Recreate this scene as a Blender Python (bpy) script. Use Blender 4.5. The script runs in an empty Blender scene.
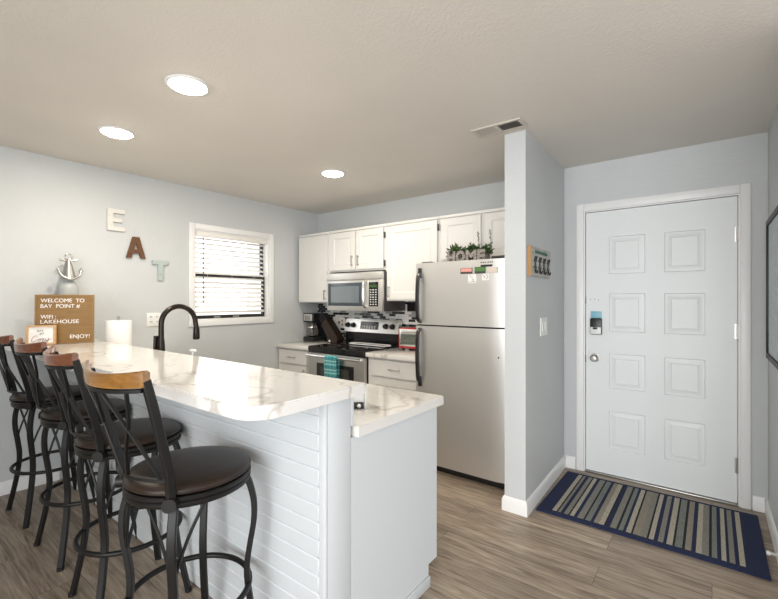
import bpy, bmesh, math, random
from math import pi, sin, cos, radians
from mathutils import Vector, Matrix
random.seed(7)
S = bpy.context.scene
COL = S.collection

# ------------------------------------------------------------------ camera, world, light, exposure
cam_d = bpy.data.cameras.new('camera'); cam = bpy.data.objects.new('camera', cam_d); COL.objects.link(cam)
cam.location = (0, 0, 1.35); cam.rotation_euler = (radians(90), 0, radians(37.5))
cam_d.sensor_width = 36; cam_d.lens = 421.0/778*36; cam_d.clip_start = 0.02
S.camera = cam
S.view_settings.view_transform = 'Standard'; S.view_settings.look = 'None'
S.view_settings.gamma = 1; S.view_settings.use_curve_mapping = False
S.view_settings.exposure = 0.86
w = bpy.data.worlds.new('world'); S.world = w; w.use_nodes = True
bg = w.node_tree.nodes['Background']; bg.inputs[0].default_value = (0.95, 0.975, 1.0, 1); bg.inputs[1].default_value = 1.2

def area(name, loc, rot, sx, sy, power, color):
    d = bpy.data.lights.new(name, 'AREA'); d.shape = 'RECTANGLE'; d.size = sx; d.size_y = sy
    d.energy = power; d.color = color
    o = bpy.data.objects.new(name, d); COL.objects.link(o); o.location = loc; o.rotation_euler = rot
    return o
# daylight of the glazed living-room end behind the camera, and of the kitchen window
area('rear_daylight', (.6, -2.9, 1.25), (radians(90), 0, radians(12)), 4.2, 2.1, 95, (0.96, 0.98, 1.0))
area('window_daylight', (-4.25, 2.45, 1.62), (0, radians(-90), 0), 0.85, 0.8, 2.5, (0.95, 0.97, 1.0))

# ------------------------------------------------------------------ helpers
def world_root(p):
    while p.parent: p = p.parent
    return p
def obj(name, bm, mats, parent=None, smooth=40, label=None):
    if parent is not None:
        bmesh.ops.translate(bm, verts=bm.verts, vec=-world_root(parent).location)
    bmesh.ops.recalc_face_normals(bm, faces=bm.faces)
    me = bpy.data.meshes.new(name); bm.to_mesh(me); bm.free()
    if not isinstance(mats, (list, tuple)): mats = [mats]
    for m in mats: me.materials.append(m)
    if smooth:
        for p in me.polygons: p.use_smooth = True
        me.set_sharp_from_angle(angle=radians(smooth))
    o = bpy.data.objects.new(name, me); COL.objects.link(o)
    if parent is not None: o.parent = parent
    if label: o['label'] = label
    return o
def tag(o, label, cat, group=None):
    o['label'] = label; o['category'] = cat
    if group: o['group'] = group
    return o
def thing(name, label, cat, loc=(0, 0, 0), group=None):
    o = bpy.data.objects.new(name, None); COL.objects.link(o); o.location = loc
    o.empty_display_size = 0.05
    return tag(o, label, cat, group)
def struct(name, bm, mats, parent=None, smooth=40):
    o = obj(name, bm, mats, parent, smooth)
    if parent is None: o['kind'] = 'structure'
    return o
def B(): return bmesh.new()
def box(bm, x0, x1, y0, y1, z0, z1, bev=0, seg=2, mi=0):
    x0, x1 = min(x0, x1), max(x0, x1); y0, y1 = min(y0, y1), max(y0, y1); z0, z1 = min(z0, z1), max(z0, z1)
    r = bmesh.ops.create_cube(bm, size=1)
    vs = r['verts']
    for v in vs:
        v.co = Vector((x0+(v.co.x+.5)*(x1-x0), y0+(v.co.y+.5)*(y1-y0), z0+(v.co.z+.5)*(z1-z0)))
    fs = set(f for v in vs for f in v.link_faces)
    for f in fs: f.material_index = mi
    if bev:
        es = list(set(e for v in vs for e in v.link_edges))
        bmesh.ops.bevel(bm, geom=es, offset=bev, segments=seg, affect='EDGES', profile=.5, clamp_overlap=True)
    return bm
def bx(*a, **k): return box(B(), *a, **k)
def frames(pts):
    n = len(pts); T = []
    for i in range(n):
        a = pts[max(0, i-1)]; b = pts[min(n-1, i+1)]
        T.append((b-a).normalized())
    return T
def tube(bm, pts, r, n=8, up=None, flat=None, closed=False, rot=0, taper=None):
    """swept profile; flat=(w,h): rectangle, else circle of radius r"""
    pts = [Vector(p) for p in pts]; m = len(pts)
    if closed:
        T = [(pts[(i+1) % m]-pts[(i-1) % m]).normalized() for i in range(m)]
    else: T = frames(pts)
    ref = Vector(up) if up else Vector((0, 0, 1))
    if abs(T[0].dot(ref)) > .95 and not up: ref = Vector((1, 0, 0))
    N = (ref - T[0]*ref.dot(T[0])).normalized(); rings = []
    for i in range(m):
        if up:
            N2 = ref - T[i]*ref.dot(T[i])
            N = N2.normalized() if N2.length > 1e-4 else N
        else:
            N = (N - T[i]*N.dot(T[i])).normalized()
        Bn = T[i].cross(N); k = taper[i] if taper else 1
        if flat:
            a, b = flat[0]/2*k, flat[1]/2*k
            c = min(a, b)*.3
            prof = [(a, b-c), (a-c, b), (-a+c, b), (-a, b-c), (-a, -b+c), (-a+c, -b), (a-c, -b), (a, -b+c)]
        else:
            prof = [(r*k*cos(2*pi*j/n+rot), r*k*sin(2*pi*j/n+rot)) for j in range(n)]
        rings.append([bm.verts.new(pts[i]+N*x+Bn*y) for x, y in prof])
    q = len(rings[0])
    for i in range(m if closed else m-1):
        A, C = rings[i], rings[(i+1) % m]
        for j in range(q): bm.faces.new((A[j], A[(j+1) % q], C[(j+1) % q], C[j]))
    if not closed:
        bm.faces.new(rings[0][::-1]); bm.faces.new(rings[-1])
    return bm
def smooth_path(pts, sub=6):
    pts = [Vector(p) for p in pts]; out = []
    for i in range(len(pts)-1):
        p0 = pts[max(i-1, 0)]; p1 = pts[i]; p2 = pts[i+1]; p3 = pts[min(i+2, len(pts)-1)]
        for k in range(sub):
            t = k/sub
            out.append(.5*((2*p1)+(-p0+p2)*t+(2*p0-5*p1+4*p2-p3)*t*t+(-p0+3*p1-3*p2+p3)*t**3))
    out.append(pts[-1]); return out
def lathe(bm, prof, c=(0, 0, 0), n=32, axis='Z', mi=0):
    """profile of (radius, height) along the axis"""
    c = Vector(c); rings = []
    def place(x, y, h):
        if axis == 'Z': return c+Vector((x, y, h))
        if axis == 'Y': return c+Vector((x, h, y))
        return c+Vector((h, x, y))
    for r, h in prof:
        if r < 1e-6: rings.append([bm.verts.new(place(0, 0, h))])
        else: rings.append([bm.verts.new(place(r*cos(2*pi*j/n), r*sin(2*pi*j/n), h)) for j in range(n)])
    for A, C in zip(rings, rings[1:]):
        for j in range(n):
            k = (j+1) % n
            if len(A) == 1 and len(C) == 1: continue
            if len(A) == 1: f = bm.faces.new((A[0], C[j], C[k]))
            elif len(C) == 1: f = bm.faces.new((A[j], A[k], C[0]))
            else: f = bm.faces.new((A[j], A[k], C[k], C[j]))
            f.material_index = mi
    for R in (rings[0], rings[-1]):
        if len(R) > 1:
            f = bm.faces.new(R); f.material_index = mi
    return bm
def prism(bm, poly, fn, d0, d1, bev=0):
    """poly: 2-D outline, fn(u,v,d) -> 3-D"""
    a = [bm.verts.new(fn(u, v, d0)) for u, v in poly]; b = [bm.verts.new(fn(u, v, d1)) for u, v in poly]
    n = len(poly); fs = [bm.faces.new(a), bm.faces.new(b[::-1])]
    for i in range(n): fs.append(bm.faces.new((a[i], b[i], b[(i+1) % n], a[(i+1) % n])))
    if bev:
        bmesh.ops.recalc_face_normals(bm, faces=fs)
        es = list(set(e for v in b for e in v.link_edges))
        bmesh.ops.bevel(bm, geom=es, offset=bev, segments=2, affect='EDGES')
    return bm
def panel_slab(bm, x0, x1, z0, z1, yf, yb, panels, prof, bev=.003):
    """slab facing -Y with moulded panels; prof: list of (inset, depth into slab)"""
    xs = sorted(set([x0, x1]+[p for q in panels for p in q[:2]])); zs = sorted(set([z0, z1]+[p for q in panels for p in q[2:]]))
    V = {}
    def v(x, y, z):
        k = (round(x, 5), round(y, 5), round(z, 5))
        if k not in V: V[k] = bm.verts.new((x, y, z))
        return V[k]
    def quad(p): bm.faces.new([v(*q) for q in p])
    for i in range(len(xs)-1):
        for j in range(len(zs)-1):
            a, b, c, d = xs[i], xs[i+1], zs[j], zs[j+1]
            mx, mz = (a+b)/2, (c+d)/2
            if any(p[0] < mx < p[1] and p[2] < mz < p[3] for p in panels): continue
            quad([(a, yf, c), (b, yf, c), (b, yf, d), (a, yf, d)])
    for p in panels:
        # outline points on the cut lines so that no T-junctions crack
        cur = (p[0], p[1], p[2], p[3], yf)
        for ins, dep in prof:
            n = (p[0]+ins, p[1]-ins, p[2]+ins, p[3]-ins, yf+dep)
            A = [(cur[0], cur[4], cur[2]), (cur[1], cur[4], cur[2]), (cur[1], cur[4], cur[3]), (cur[0], cur[4], cur[3])]
            Bq = [(n[0], n[4], n[2]), (n[1], n[4], n[2]), (n[1], n[4], n[3]), (n[0], n[4], n[3])]
            for i in range(4):
                quad([A[i], A[(i+1) % 4], Bq[(i+1) % 4], Bq[i]])
            cur = n
        quad([(cur[0], cur[4], cur[2]), (cur[1], cur[4], cur[2]), (cur[1], cur[4], cur[3]), (cur[0], cur[4], cur[3])])
    # sides and back
    front = [(x0, yf, z0), (x1, yf, z0), (x1, yf, z1), (x0, yf, z1)]; back = [(x, yb, z) for x, _, z in front]
    bm2 = [bm.verts.new(p) for p in front]; bb = [bm.verts.new(p) for p in back]
    for i in range(4): bm.faces.new((bm2[i], bm2[(i+1) % 4], bb[(i+1) % 4], bb[i]))
    bm.faces.new(bb)
    return bm
def text_bm(s, width=None, size=.03, extrude=.001, shear=0, offset=0):
    cu = bpy.data.curves.new('txt', 'FONT'); cu.body = s; cu.size = size; cu.extrude = extrude; cu.shear = shear; cu.offset = offset
    o = bpy.data.objects.new('txt', cu); COL.objects.link(o)
    dg = bpy.context.evaluated_depsgraph_get(); me = bpy.data.meshes.new_from_object(o.evaluated_get(dg))
    bm = B(); bm.from_mesh(me); bpy.data.objects.remove(o); bpy.data.meshes.remove(me); bpy.data.curves.remove(cu)
    if width:
        xs = [v.co.x for v in bm.verts]; k = width/(max(xs)-min(xs)); m = min(xs)
        for v in bm.verts: v.co.x = (v.co.x-m)*k
    return bm

# ------------------------------------------------------------------ materials
def mat(name, color, rough=.5, metal=0, spec=None, coat=0, emit=None, emit_s=0, trans=0, ior=None, sheen=0):
    m = bpy.data.materials.new(name); m.use_nodes = True
    b = m.node_tree.nodes['Principled BSDF']
    b.inputs['Base Color'].default_value = (*color, 1); b.inputs['Roughness'].default_value = rough
    b.inputs['Metallic'].default_value = metal
    if spec is not None: b.inputs['Specular IOR Level'].default_value = spec
    if coat: b.inputs['Coat Weight'].default_value = coat; b.inputs['Coat Roughness'].default_value = .08
    if emit: b.inputs['Emission Color'].default_value = (*emit, 1); b.inputs['Emission Strength'].default_value = emit_s
    if trans: b.inputs['Transmission Weight'].default_value = trans
    if ior: b.inputs['IOR'].default_value = ior
    if sheen: b.inputs['Sheen Weight'].default_value = sheen
    return m
def nd(m, t, **k):
    n = m.node_tree.nodes.new(t)
    for a, v in k.items(): setattr(n, a, v)
    return n
def lk(m, a, b): m.node_tree.links.new(a, b)
def bsdf(m): return m.node_tree.nodes['Principled BSDF']
def coords(m, scale=(1, 1, 1), rot=(0, 0, 0), loc=(0, 0, 0)):
    t = nd(m, 'ShaderNodeTexCoord'); mp = nd(m, 'ShaderNodeMapping')
    mp.inputs['Scale'].default_value = scale; mp.inputs['Rotation'].default_value = rot; mp.inputs['Location'].default_value = loc
    lk(m, t.outputs['Object'], mp.inputs['Vector']); return mp.outputs['Vector']
def noise(m, vec, scale, detail=4, rough=.55, dist=0):
    n = nd(m, 'ShaderNodeTexNoise'); n.inputs['Scale'].default_value = scale; n.inputs['Detail'].default_value = detail
    n.inputs['Roughness'].default_value = rough; n.inputs['Distortion'].default_value = dist
    lk(m, vec, n.inputs['Vector']); return n.outputs['Fac']
def ramp(m, fac, stops, interp='LINEAR'):
    r = nd(m, 'ShaderNodeValToRGB'); cr = r.color_ramp; cr.interpolation = interp
    while len(cr.elements) < len(stops): cr.elements.new(.5)
    for e, (p, c) in zip(cr.elements, stops): e.position = p; e.color = (*c, 1)
    lk(m, fac, r.inputs['Fac']); return r.outputs['Color']
def bump(m, h, strength=.2, dist=.01):
    b = nd(m, 'ShaderNodeBump'); b.inputs['Strength'].default_value = strength; b.inputs['Distance'].default_value = dist
    lk(m, h, b.inputs['Height']); lk(m, b.outputs['Normal'], bsdf(m).inputs['Normal'])
def mixc(m, fac, a, b, mode='MIX'):
    n = nd(m, 'ShaderNodeMix', data_type='RGBA', blend_type=mode)
    for i, x in ((6, a), (7, b)):
        if isinstance(x, tuple): n.inputs[i].default_value = (*x, 1)
        else: lk(m, x, n.inputs[i])
    if isinstance(fac, (int, float)): n.inputs[0].default_value = fac
    else: lk(m, fac, n.inputs[0])
    return n.outputs[2]
def base(m, c): lk(m, c, bsdf(m).inputs['Base Color'])

def paint(name, color, tex_scale=55, strength=.14, rough=.55):
    m = mat(name, color, rough)
    v = coords(m); h = noise(m, v, tex_scale, 3, .5); big = noise(m, v, 1.2, 2)
    hr = ramp(m, h, [(.42, (0, 0, 0)), (.62, (1, 1, 1))])
    bump(m, hr, strength, .004)
    base(m, ramp(m, big, [(.3, tuple(c*.96 for c in color)), (.7, tuple(min(1, c*1.03) for c in color))]))
    return m
M = {}
M['wall'] = paint('wall_paint', (.545, .565, .570))
M['ceiling'] = paint('ceiling_paint', (.70, .665, .615), 80, .13, .8)
M['trim'] = mat('trim_white', (.80, .80, .79), .35)
M['door'] = mat('door_white', (.74, .765, .765), .4)
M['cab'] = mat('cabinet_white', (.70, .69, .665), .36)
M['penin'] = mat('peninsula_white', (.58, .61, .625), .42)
M['steel'] = mat('stainless_steel', (.62, .61, .59), .30, 1)
M['steel_l'] = mat('fridge_steel', (.66, .65, .625), .38, .8)
M['chrome'] = mat('chrome', (.75, .74, .72), .15, 1)
M['nickel'] = mat('satin_nickel', (.40, .385, .36), .3, 1)
M['bglass'] = mat('black_glass', (.012, .012, .013), .06)
M['bplastic'] = mat('black_plastic', (.010, .010, .011), .35)
M['dgrey'] = mat('dark_grey', (.06, .06, .06), .4)
M['bronze'] = mat('oil_rubbed_bronze', (.028, .021, .017), .30, .7)
M['bmetal'] = mat('black_iron', (.009, .0085, .008), .42, spec=.3)
M['wplastic'] = mat('white_plastic', (.78, .78, .76), .35)
M['red'] = mat('red_enamel', (.42, .010, .013), .3)
M['silver'] = mat('antique_silver', (.42, .405, .38), .34, .85)
M['paper'] = mat('paper', (.82, .81, .79), .9)
M['black'] = mat('black_paint', (.01, .01, .01), .5)
M['lens'] = mat('lamp_lens', (1, 1, 1), .5, emit=(1, .93, .80), emit_s=30)
M['glass'] = mat('window_glass', (1, 1, 1), .0, trans=1, ior=1.45)
M['alu'] = mat('bronze_aluminium', (.045, .043, .042), .4, .4)
M['letter_white'] = mat('letter_white', (.85, .84, .82), .5)
M['lockblue'] = mat('blue_film', (.22, .47, .56), .4)
M['greyjar'] = mat('grey_stone', (.40, .42, .41), .5)

# floor planks running along X
m = mat('vinyl_plank', (.3, .25, .2), .38); M['floor'] = m
t = nd(m, 'ShaderNodeTexCoord')
br = nd(m, 'ShaderNodeTexBrick'); br.offset = .37; br.squash = 1
br.inputs['Scale'].default_value = 1; br.inputs['Brick Width'].default_value = 1.22; br.inputs['Row Height'].default_value = .18
br.inputs['Mortar Size'].default_value = .0012; br.inputs['Mortar Smooth'].default_value = .4; br.inputs['Bias'].default_value = 0
br.inputs['Color1'].default_value = (0, 0, 0, 1); br.inputs['Color2'].default_value = (1, 1, 1, 1); br.inputs['Mortar'].default_value = (.5, .5, .5, 1)
lk(m, t.outputs['Object'], br.inputs['Vector'])
# each plank shifts its own grain
add = nd(m, 'ShaderNodeVectorMath', operation='MULTIPLY_ADD'); lk(m, br.outputs['Color'], add.inputs[0])
add.inputs[1].default_value = (7.3, 3.1, 5.7); lk(m, t.outputs['Object'], add.inputs[2])
mp = nd(m, 'ShaderNodeMapping'); mp.inputs['Scale'].default_value = (.8, 9, 1); lk(m, add.outputs[0], mp.inputs['Vector'])
g1 = noise(m, mp.outputs['Vector'], 3.0, 8, .62, 1.3)
mp2 = nd(m, 'ShaderNodeMapping'); mp2.inputs['Scale'].default_value = (3.5, 70, 1); lk(m, add.outputs[0], mp2.inputs['Vector'])
g2 = noise(m, mp2.outputs['Vector'], 2.0, 4, .6, .4)
c1 = ramp(m, g1, [(.32, (.095, .066, .043)), (.44, (.235, .178, .126)), (.56, (.38, .305, .228)), (.72, (.53, .45, .355))])
c2 = mixc(m, .40, c1, ramp(m, g2, [(.35, (.10, .075, .055)), (.6, (.38, .31, .25))]))
tint = ramp(m, br.outputs['Color'], [(0, (.82, .82, .82)), (1, (1.12, 1.10, 1.08))])
c3 = mixc(m, 1, c2, tint, 'MULTIPLY')
base(m, mixc(m, br.outputs['Fac'], c3, (.05, .038, .03)))
bump(m, g2, .08, .004)

# white quartz with grey veins
def quartz(name):
    m = mat(name, (.80, .79, .76), .10, coat=.3)
    v = coords(m, (1, 1, 1))
    def vein(scale, dist, w, loc):
        mpv = coords(m, (1, 1.6, 1), (0, 0, .5), loc)
        n = noise(m, mpv, scale, 5, .5, dist)
        s = nd(m, 'ShaderNodeMath', operation='SUBTRACT'); lk(m, n, s.inputs[0]); s.inputs[1].default_value = .5
        a = nd(m, 'ShaderNodeMath', operation='ABSOLUTE'); lk(m, s.outputs[0], a.inputs[0])
        return ramp(m, a.outputs[0], [(0, (1, 1, 1)), (w, (0, 0, 0))])
    f1 = vein(1.1, .8, .010, (0, 0, 0)); f2 = vein(2.1, 1.2, .006, (3, 5, 0))
    c = mixc(m, f1, (.72, .705, .675), (.50, .46, .41))
    msk = noise(m, v, 2.2, 2)
    f2m = mixc(m, 1, f2, ramp(m, msk, [(.45, (0, 0, 0)), (.65, (.7, .7, .7))]), 'MULTIPLY')
    base(m, mixc(m, f2m, c, (.50, .47, .43)))
    return m
M['quartz'] = quartz('white_quartz')

def woodm(name, c0, c1, scale=(1, 12, 12), rough=.4, ns=4, coat=0):
    m = mat(name, c0, rough, coat=coat)
    v = coords(m, scale); n = noise(m, v, ns, 6, .6, .8)
    base(m, ramp(m, n, [(.3, c0), (.7, c1)])); bump(m, n, .08, .003)
    return m
M['rail_lit'] = woodm('rail_wood_lit', (.15, .062, .010), (.30, .14, .026), (2, 14, 14), .22, 3, .4)  # stool rail wood with the brighter light painted into its colour
M['rail_shaded'] = woodm('rail_wood_shaded', (.10, .030, .012), (.20, .068, .024), (2, 14, 14), .22, 3, .4)  # same rail wood, shade painted in as a darker red
M['knifewood'] = woodm('dark_walnut', (.018, .009, .006), (.035, .018, .012), (6, 6, 1), .35)
M['boardwood'] = woodm('letter_board_wood', (.19, .095, .016), (.29, .155, .030), (3, 3, 60), .5, 3)
M['lightwood'] = woodm('pale_wood', (.50, .30, .14), (.62, .40, .21), (6, 6, 30), .5, 3)
M['letterbrown'] = woodm('brown_letter_wood', (.085, .034, .012), (.15, .062, .022), (8, 8, 20), .5, 3)
M['greywood'] = woodm('weathered_wood', (.12, .10, .085), (.42, .38, .34), (20, 20, 60), .8, 2)
M['signwood'] = woodm('sign_wood', (.30, .29, .26), (.58, .57, .54), (3, 3, 30), .7, 3)
M['sideoak'] = woodm('raw_wood_edge', (.36, .20, .07), (.46, .27, .11), (8, 8, 8), .6, 3)

def distressed(name, c, chip):
    m = mat(name, c, .6); n = noise(m, coords(m), 38, 5, .65)
    base(m, ramp(m, n, [(.28, chip), (.36, c)])); bump(m, n, .15, .003); return m
M['dwhite'] = distressed('distressed_white', (.66, .64, .60), (.06, .045, .03))
M['dmint'] = distressed('distressed_mint', (.41, .475, .455), (.16, .19, .18))

# leather
m = mat('brown_leather', (.02, .015, .012), .36, spec=.35); M['leather'] = m
n = noise(m, coords(m), 7, 4, .6)
base(m, ramp(m, n, [(.3, (.010, .008, .007)), (.72, (.036, .021, .013))]))
bump(m, noise(m, coords(m), 260, 2), .06, .001)

# mosaic
m = mat('mosaic_tile', (.5, .5, .5), .12); M['mosaic'] = m
t = nd(m, 'ShaderNodeTexCoord'); sx = nd(m, 'ShaderNodeSeparateXYZ'); lk(m, t.outputs['Object'], sx.inputs[0])
cx = nd(m, 'ShaderNodeCombineXYZ'); lk(m, sx.outputs['X'], cx.inputs['X']); lk(m, sx.outputs['Z'], cx.inputs['Y'])
br = nd(m, 'ShaderNodeTexBrick'); br.offset = .43; br.offset_frequency = 2
for k_, v_ in (('Scale', 1), ('Brick Width', .085), ('Row Height', .026), ('Mortar Size', .0012), ('Bias', 0)): br.inputs[k_].default_value = v_
br.inputs['Color1'].default_value = (0, 0, 0, 1); br.inputs['Color2'].default_value = (1, 1, 1, 1); br.inputs['Mortar'].default_value = (.5, .5, .5, 1)
lk(m, cx.outputs[0], br.inputs['Vector'])
cc = ramp(m, br.outputs['Color'], [(0, (.012, .012, .013)), (.30, (.09, .11, .12)), (.38, (.32, .35, .36)), (.47, (.76, .76, .73)), (.92, (.015, .016, .016))], 'CONSTANT')
base(m, mixc(m, br.outputs['Fac'], cc, (.42, .42, .40)))
bump(m, br.outputs['Fac'], .4, -.002)

# teal plaid
m = mat('teal_plaid', (.02, .3, .32), .9, sheen=.3); M['plaid'] = m
v = coords(m)
sx = nd(m, 'ShaderNodeSeparateXYZ'); lk(m, v, sx.inputs[0])
def stripes(sock, period, stops):
    a = nd(m, 'ShaderNodeMath', operation='DIVIDE'); lk(m, sock, a.inputs[0]); a.inputs[1].default_value = period
    f = nd(m, 'ShaderNodeMath', operation='FRACT'); lk(m, a.outputs[0], f.inputs[0])
    return ramp(m, f.outputs[0], stops, 'CONSTANT')
h = stripes(sx.outputs['Z'], .085, [(0, (.010, .20, .23)), (.30, (.08, .42, .43)), (.42, (.62, .74, .72)), (.50, (.03, .30, .33)), (.72, (.20, .50, .50)), (.82, (.65, .76, .74)), (.88, (.02, .24, .27))])
ve = stripes(sx.outputs['X'], .045, [(0, (.02, .26, .29)), (.45, (.55, .72, .70)), (.55, (.04, .33, .36))])
base(m, mixc(m, .32, h, ve)); bump(m, noise(m, v, 500, 2), .2, .001)

# rug
RUG = [mat('rug_navy', (.010, .018, .066), .95), mat('rug_beige', (.46, .42, .34), .95),
       mat('rug_grey', (.25, .24, .21), .95), mat('rug_sage', (.21, .225, .20), .95),
       mat('rug_black', (.010, .012, .022), .95), mat('rug_taupe', (.30, .265, .215), .95)]
for m in RUG:
    c = bsdf(m).inputs['Base Color'].default_value[:3]; v = coords(m)
    n = noise(m, v, 190, 3, .7); base(m, ramp(m, n, [(.33, tuple(x*.35 for x in c)), (.52, c), (.72, tuple(min(1, x*1.55) for x in c))]))
    bump(m, n, .7, .006)
m = mat('foliage_green', (.05, .11, .025), .5); M['leaf'] = m
base(m, ramp(m, noise(m, coords(m), 60, 2), [(.35, (.012, .035, .009)), (.65, (.085, .15, .035))]))
M['art'] = mat('picture_print', (.50, .56, .60), .5); m = M['art']
base(m, ramp(m, noise(m, coords(m), 45, 4), [(.3, (.36, .42, .46)), (.7, (.60, .65, .68))]))
M['siding'] = mat('neighbour_siding', (.80, .76, .70), .7)
M['slat'] = mat('blind_slat', (.78, .76, .72), .4)

# ------------------------------------------------------------------ the setting
XA, YK, YE, XR, ZC = -3.89, 3.62, 3.57, .28, 2.41
YR = -3.0
XO = 3.4                                        # the living room opens to the right behind the entry wall
PX0, PX1, PY0 = -1.058, -.950, 2.60
PXF = -.922                                     # right face at the free end
struct('floor', bx(XA-.12, XO, YR, 3.8, -.1, 0), M['floor'])
struct('ceiling', bx(XA-.12, XO, YR, 3.8, ZC, ZC+.1), M['ceiling'])
WY0, WY1, WZ0, WZ1 = 2.04, 2.885, 1.150, 2.02      # window opening
bm = B()
box(bm, XA-.12, XA, YR, WY0, 0, ZC); box(bm, XA-.12, XA, WY1, YK+.12, 0, ZC)
box(bm, XA-.12, XA, WY0, WY1, 0, WZ0); box(bm, XA-.12, XA, WY0, WY1, WZ1, ZC)
struct('wall_left', bm, M['wall'])
struct('wall_back', bx(XA, PX1, YK, YK+.12, 0, ZC), M['wall'])
struct('wall_partition', prism(B(), [(PX0, PY0), (PXF, PY0), (PX1, YE), (PX1, YK), (PX0, YK)], lambda u, v, d: Vector((u, v, d)), 0, ZC), M['wall'])
px_at = lambda y: PXF+(PX1-PXF)*(y-PY0)/(YE-PY0)
DX0, DX1, DZ1 = -.805, .148, 2.045              # door opening
bm = B()
box(bm, PX1, DX0, YE, YE+.17, 0, ZC); box(bm, DX1, XR, YE, YE+.17, 0, ZC); box(bm, DX0, DX1, YE, YE+.17, DZ1, ZC)
struct('wall_entry', bm, M['wall'])
struct('wall_light_blocker', bx(XA, -1.5, -1.6, -1.48, 0, ZC), M['wall'])  # unseen wall added to keep light off the floor at the left
struct('wall_right', bx(XR, XR+.12, 2.2, YE+.17, 0, ZC), M['wall'])

def baseboard(name, pts_in, h=.092):
    """pts_in: floor polyline; board stands on its left side, mitred"""
    bm = B()
    prof = [(0, 0), (.014, 0), (.014, h-.022), (.009, h-.008), (.004, h), (0, h)]
    pts = [Vector((*p, 0)) for p in pts_in]; rings = []
    for i, p in enumerate(pts):
        d0 = (pts[i]-pts[i-1]).normalized() if i > 0 else (pts[1]-pts[0]).normalized()
        d1 = (pts[i+1]-pts[i]).normalized() if i < len(pts)-1 else d0
        n0 = Vector((-d0.y, d0.x, 0)); n1 = Vector((-d1.y, d1.x, 0)); nb = (n0+n1).normalized(); k = 1/max(.3, nb.dot(n0))
        rings.append([bm.verts.new(p+nb*a*k+Vector((0, 0, z))) for a, z in prof])
    for A, C in zip(rings, rings[1:]):
        for j in range(len(prof)): bm.faces.new((A[j], A[(j+1) % len(prof)], C[(j+1) % len(prof)], C[j]))
    bm.faces.new(rings[0]); bm.faces.new(rings[-1])
    return struct(name, bm, M['trim'])
baseboard('baseboard_left', [(XA, 1.0), (XA, YR)])
baseboard('baseboard_partition', [(PX1, YE), (PXF, PY0), (PX0, PY0), (PX0, 2.80)])
bm = baseboard('baseboard_entry', [(-.862, YE), (PX1+.015, YE)])
baseboard('baseboard_entry_right', [(XR-.015, YE), (.207, YE)])
baseboard('baseboard_right', [(XR, 2.2), (XR, YE)])

# window_1: casing, jamb, bronze sashes, glass
win = bpy.data.objects.new('window_1', None); COL.objects.link(win); win.location = (XA, (WY0+WY1)/2, WZ0); win['kind'] = 'structure'
bm = B()
cw, ct = .055, .018
for a in ((WY0-cw, WY0, WZ0-cw, WZ1+cw), (WY1, WY1+cw, WZ0-cw, WZ1+cw), (WY0, WY1, WZ1, WZ1+cw), (WY0, WY1, WZ0-cw, WZ0)):
    box(bm, XA, XA+ct, a[0], a[1], a[2], a[3], bev=.003)
obj('casing', bm, M['trim'], win)
bm = B(); jt = .012
box(bm, XA-.12, XA, WY0, WY0+jt, WZ0, WZ1); box(bm, XA-.12, XA, WY1-jt, WY1, WZ0, WZ1)
box(bm, XA-.12, XA, WY0+jt, WY1-jt, WZ1-jt, WZ1); box(bm, XA-.12, XA, WY0+jt, WY1-jt, WZ0, WZ0+jt)
obj('jamb', bm, M['trim'], win)
def sash(z0, z1, x):
    bm = B(); f = .032
    box(bm, x-.012, x+.012, WY0+jt, WY0+jt+f, z0, z1); box(bm, x-.012, x+.012, WY1-jt-f, WY1-jt, z0, z1)
    box(bm, x-.012, x+.012, WY0+jt+f, WY1-jt-f, z1-f, z1); box(bm, x-.012, x+.012, WY0+jt+f, WY1-jt-f, z0, z0+f)
    s_ = obj('sash', bm, M['alu'], win)
    obj('pane', bx(x-.002, x+.002, WY0+jt+f, WY1-jt-f, z0+f, z1-f), M['glass'], s_)
    return s_
sash(1.57, WZ1-jt, XA-.10); low = sash(WZ0+jt, 1.60, XA-.074)
for yy in (2.27, 2.48):
    obj('latch', bx(XA-.062, XA-.048, yy, yy+.07, WZ0+.016, WZ0+.034, bev=.003), M['nickel'], win)
# blind hanging in the opening
bl = thing('window_blind', 'white horizontal slat blind lowered over the kitchen window', 'blind', (XA-.025, (WY0+WY1)/2, 1.24))
by0, by1 = WY0+jt+.004, WY1-jt-.050
obj('head_rail', bx(XA-.045, XA-.005, by0, WY1-jt-.004, WZ1-jt-.05, WZ1-jt, bev=.003), M['slat'], bl)
bm = B(); zz = WZ1-jt-.07
while zz > 1.25:
    a = radians(27); hw = .0250
    dx, dz = hw*cos(a), hw*sin(a)
    vs = [(XA-.025-dx, zz+dz), (XA-.025, zz+.002), (XA-.025+dx, zz-dz)]
    top = [[bm.verts.new((x, y, z+.0012)) for x, z in vs] for y in (by0, by1)]
    bot = [[bm.verts.new((x, y, z-.0012)) for x, z in vs] for y in (by0, by1)]
    for i in range(2):
        bm.faces.new((top[0][i], top[0][i+1], top[1][i+1], top[1][i])); bm.faces.new((bot[0][i], bot[1][i], bot[1][i+1], bot[0][i+1]))
    bm.faces.new((top[0][0], top[1][0], bot[1][0], bot[0][0])); bm.faces.new((top[0][2], bot[0][2], bot[1][2], top[1][2]))
    for q in (0, 1):
        bm.faces.new((top[q][0], top[q][1], bot[q][1], bot[q][0])); bm.faces.new((top[q][1], top[q][2], bot[q][2], bot[q][1]))
    zz -= .047
obj('slats', bm, M['slat'], bl)
obj('bottom_rail', bx(XA-.042, XA-.008, by0, by1+.01, 1.215, 1.24, bev=.004), M['slat'], bl)
bm = B()
for yy in (by0+.12, (by0+by1)/2, by1-.12): tube(bm, [(XA-.006, yy, WZ1-jt-.05), (XA-.006, yy, 1.235)], .0012, 5)
obj('ladder_cord', bm, M['slat'], bl)
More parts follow.
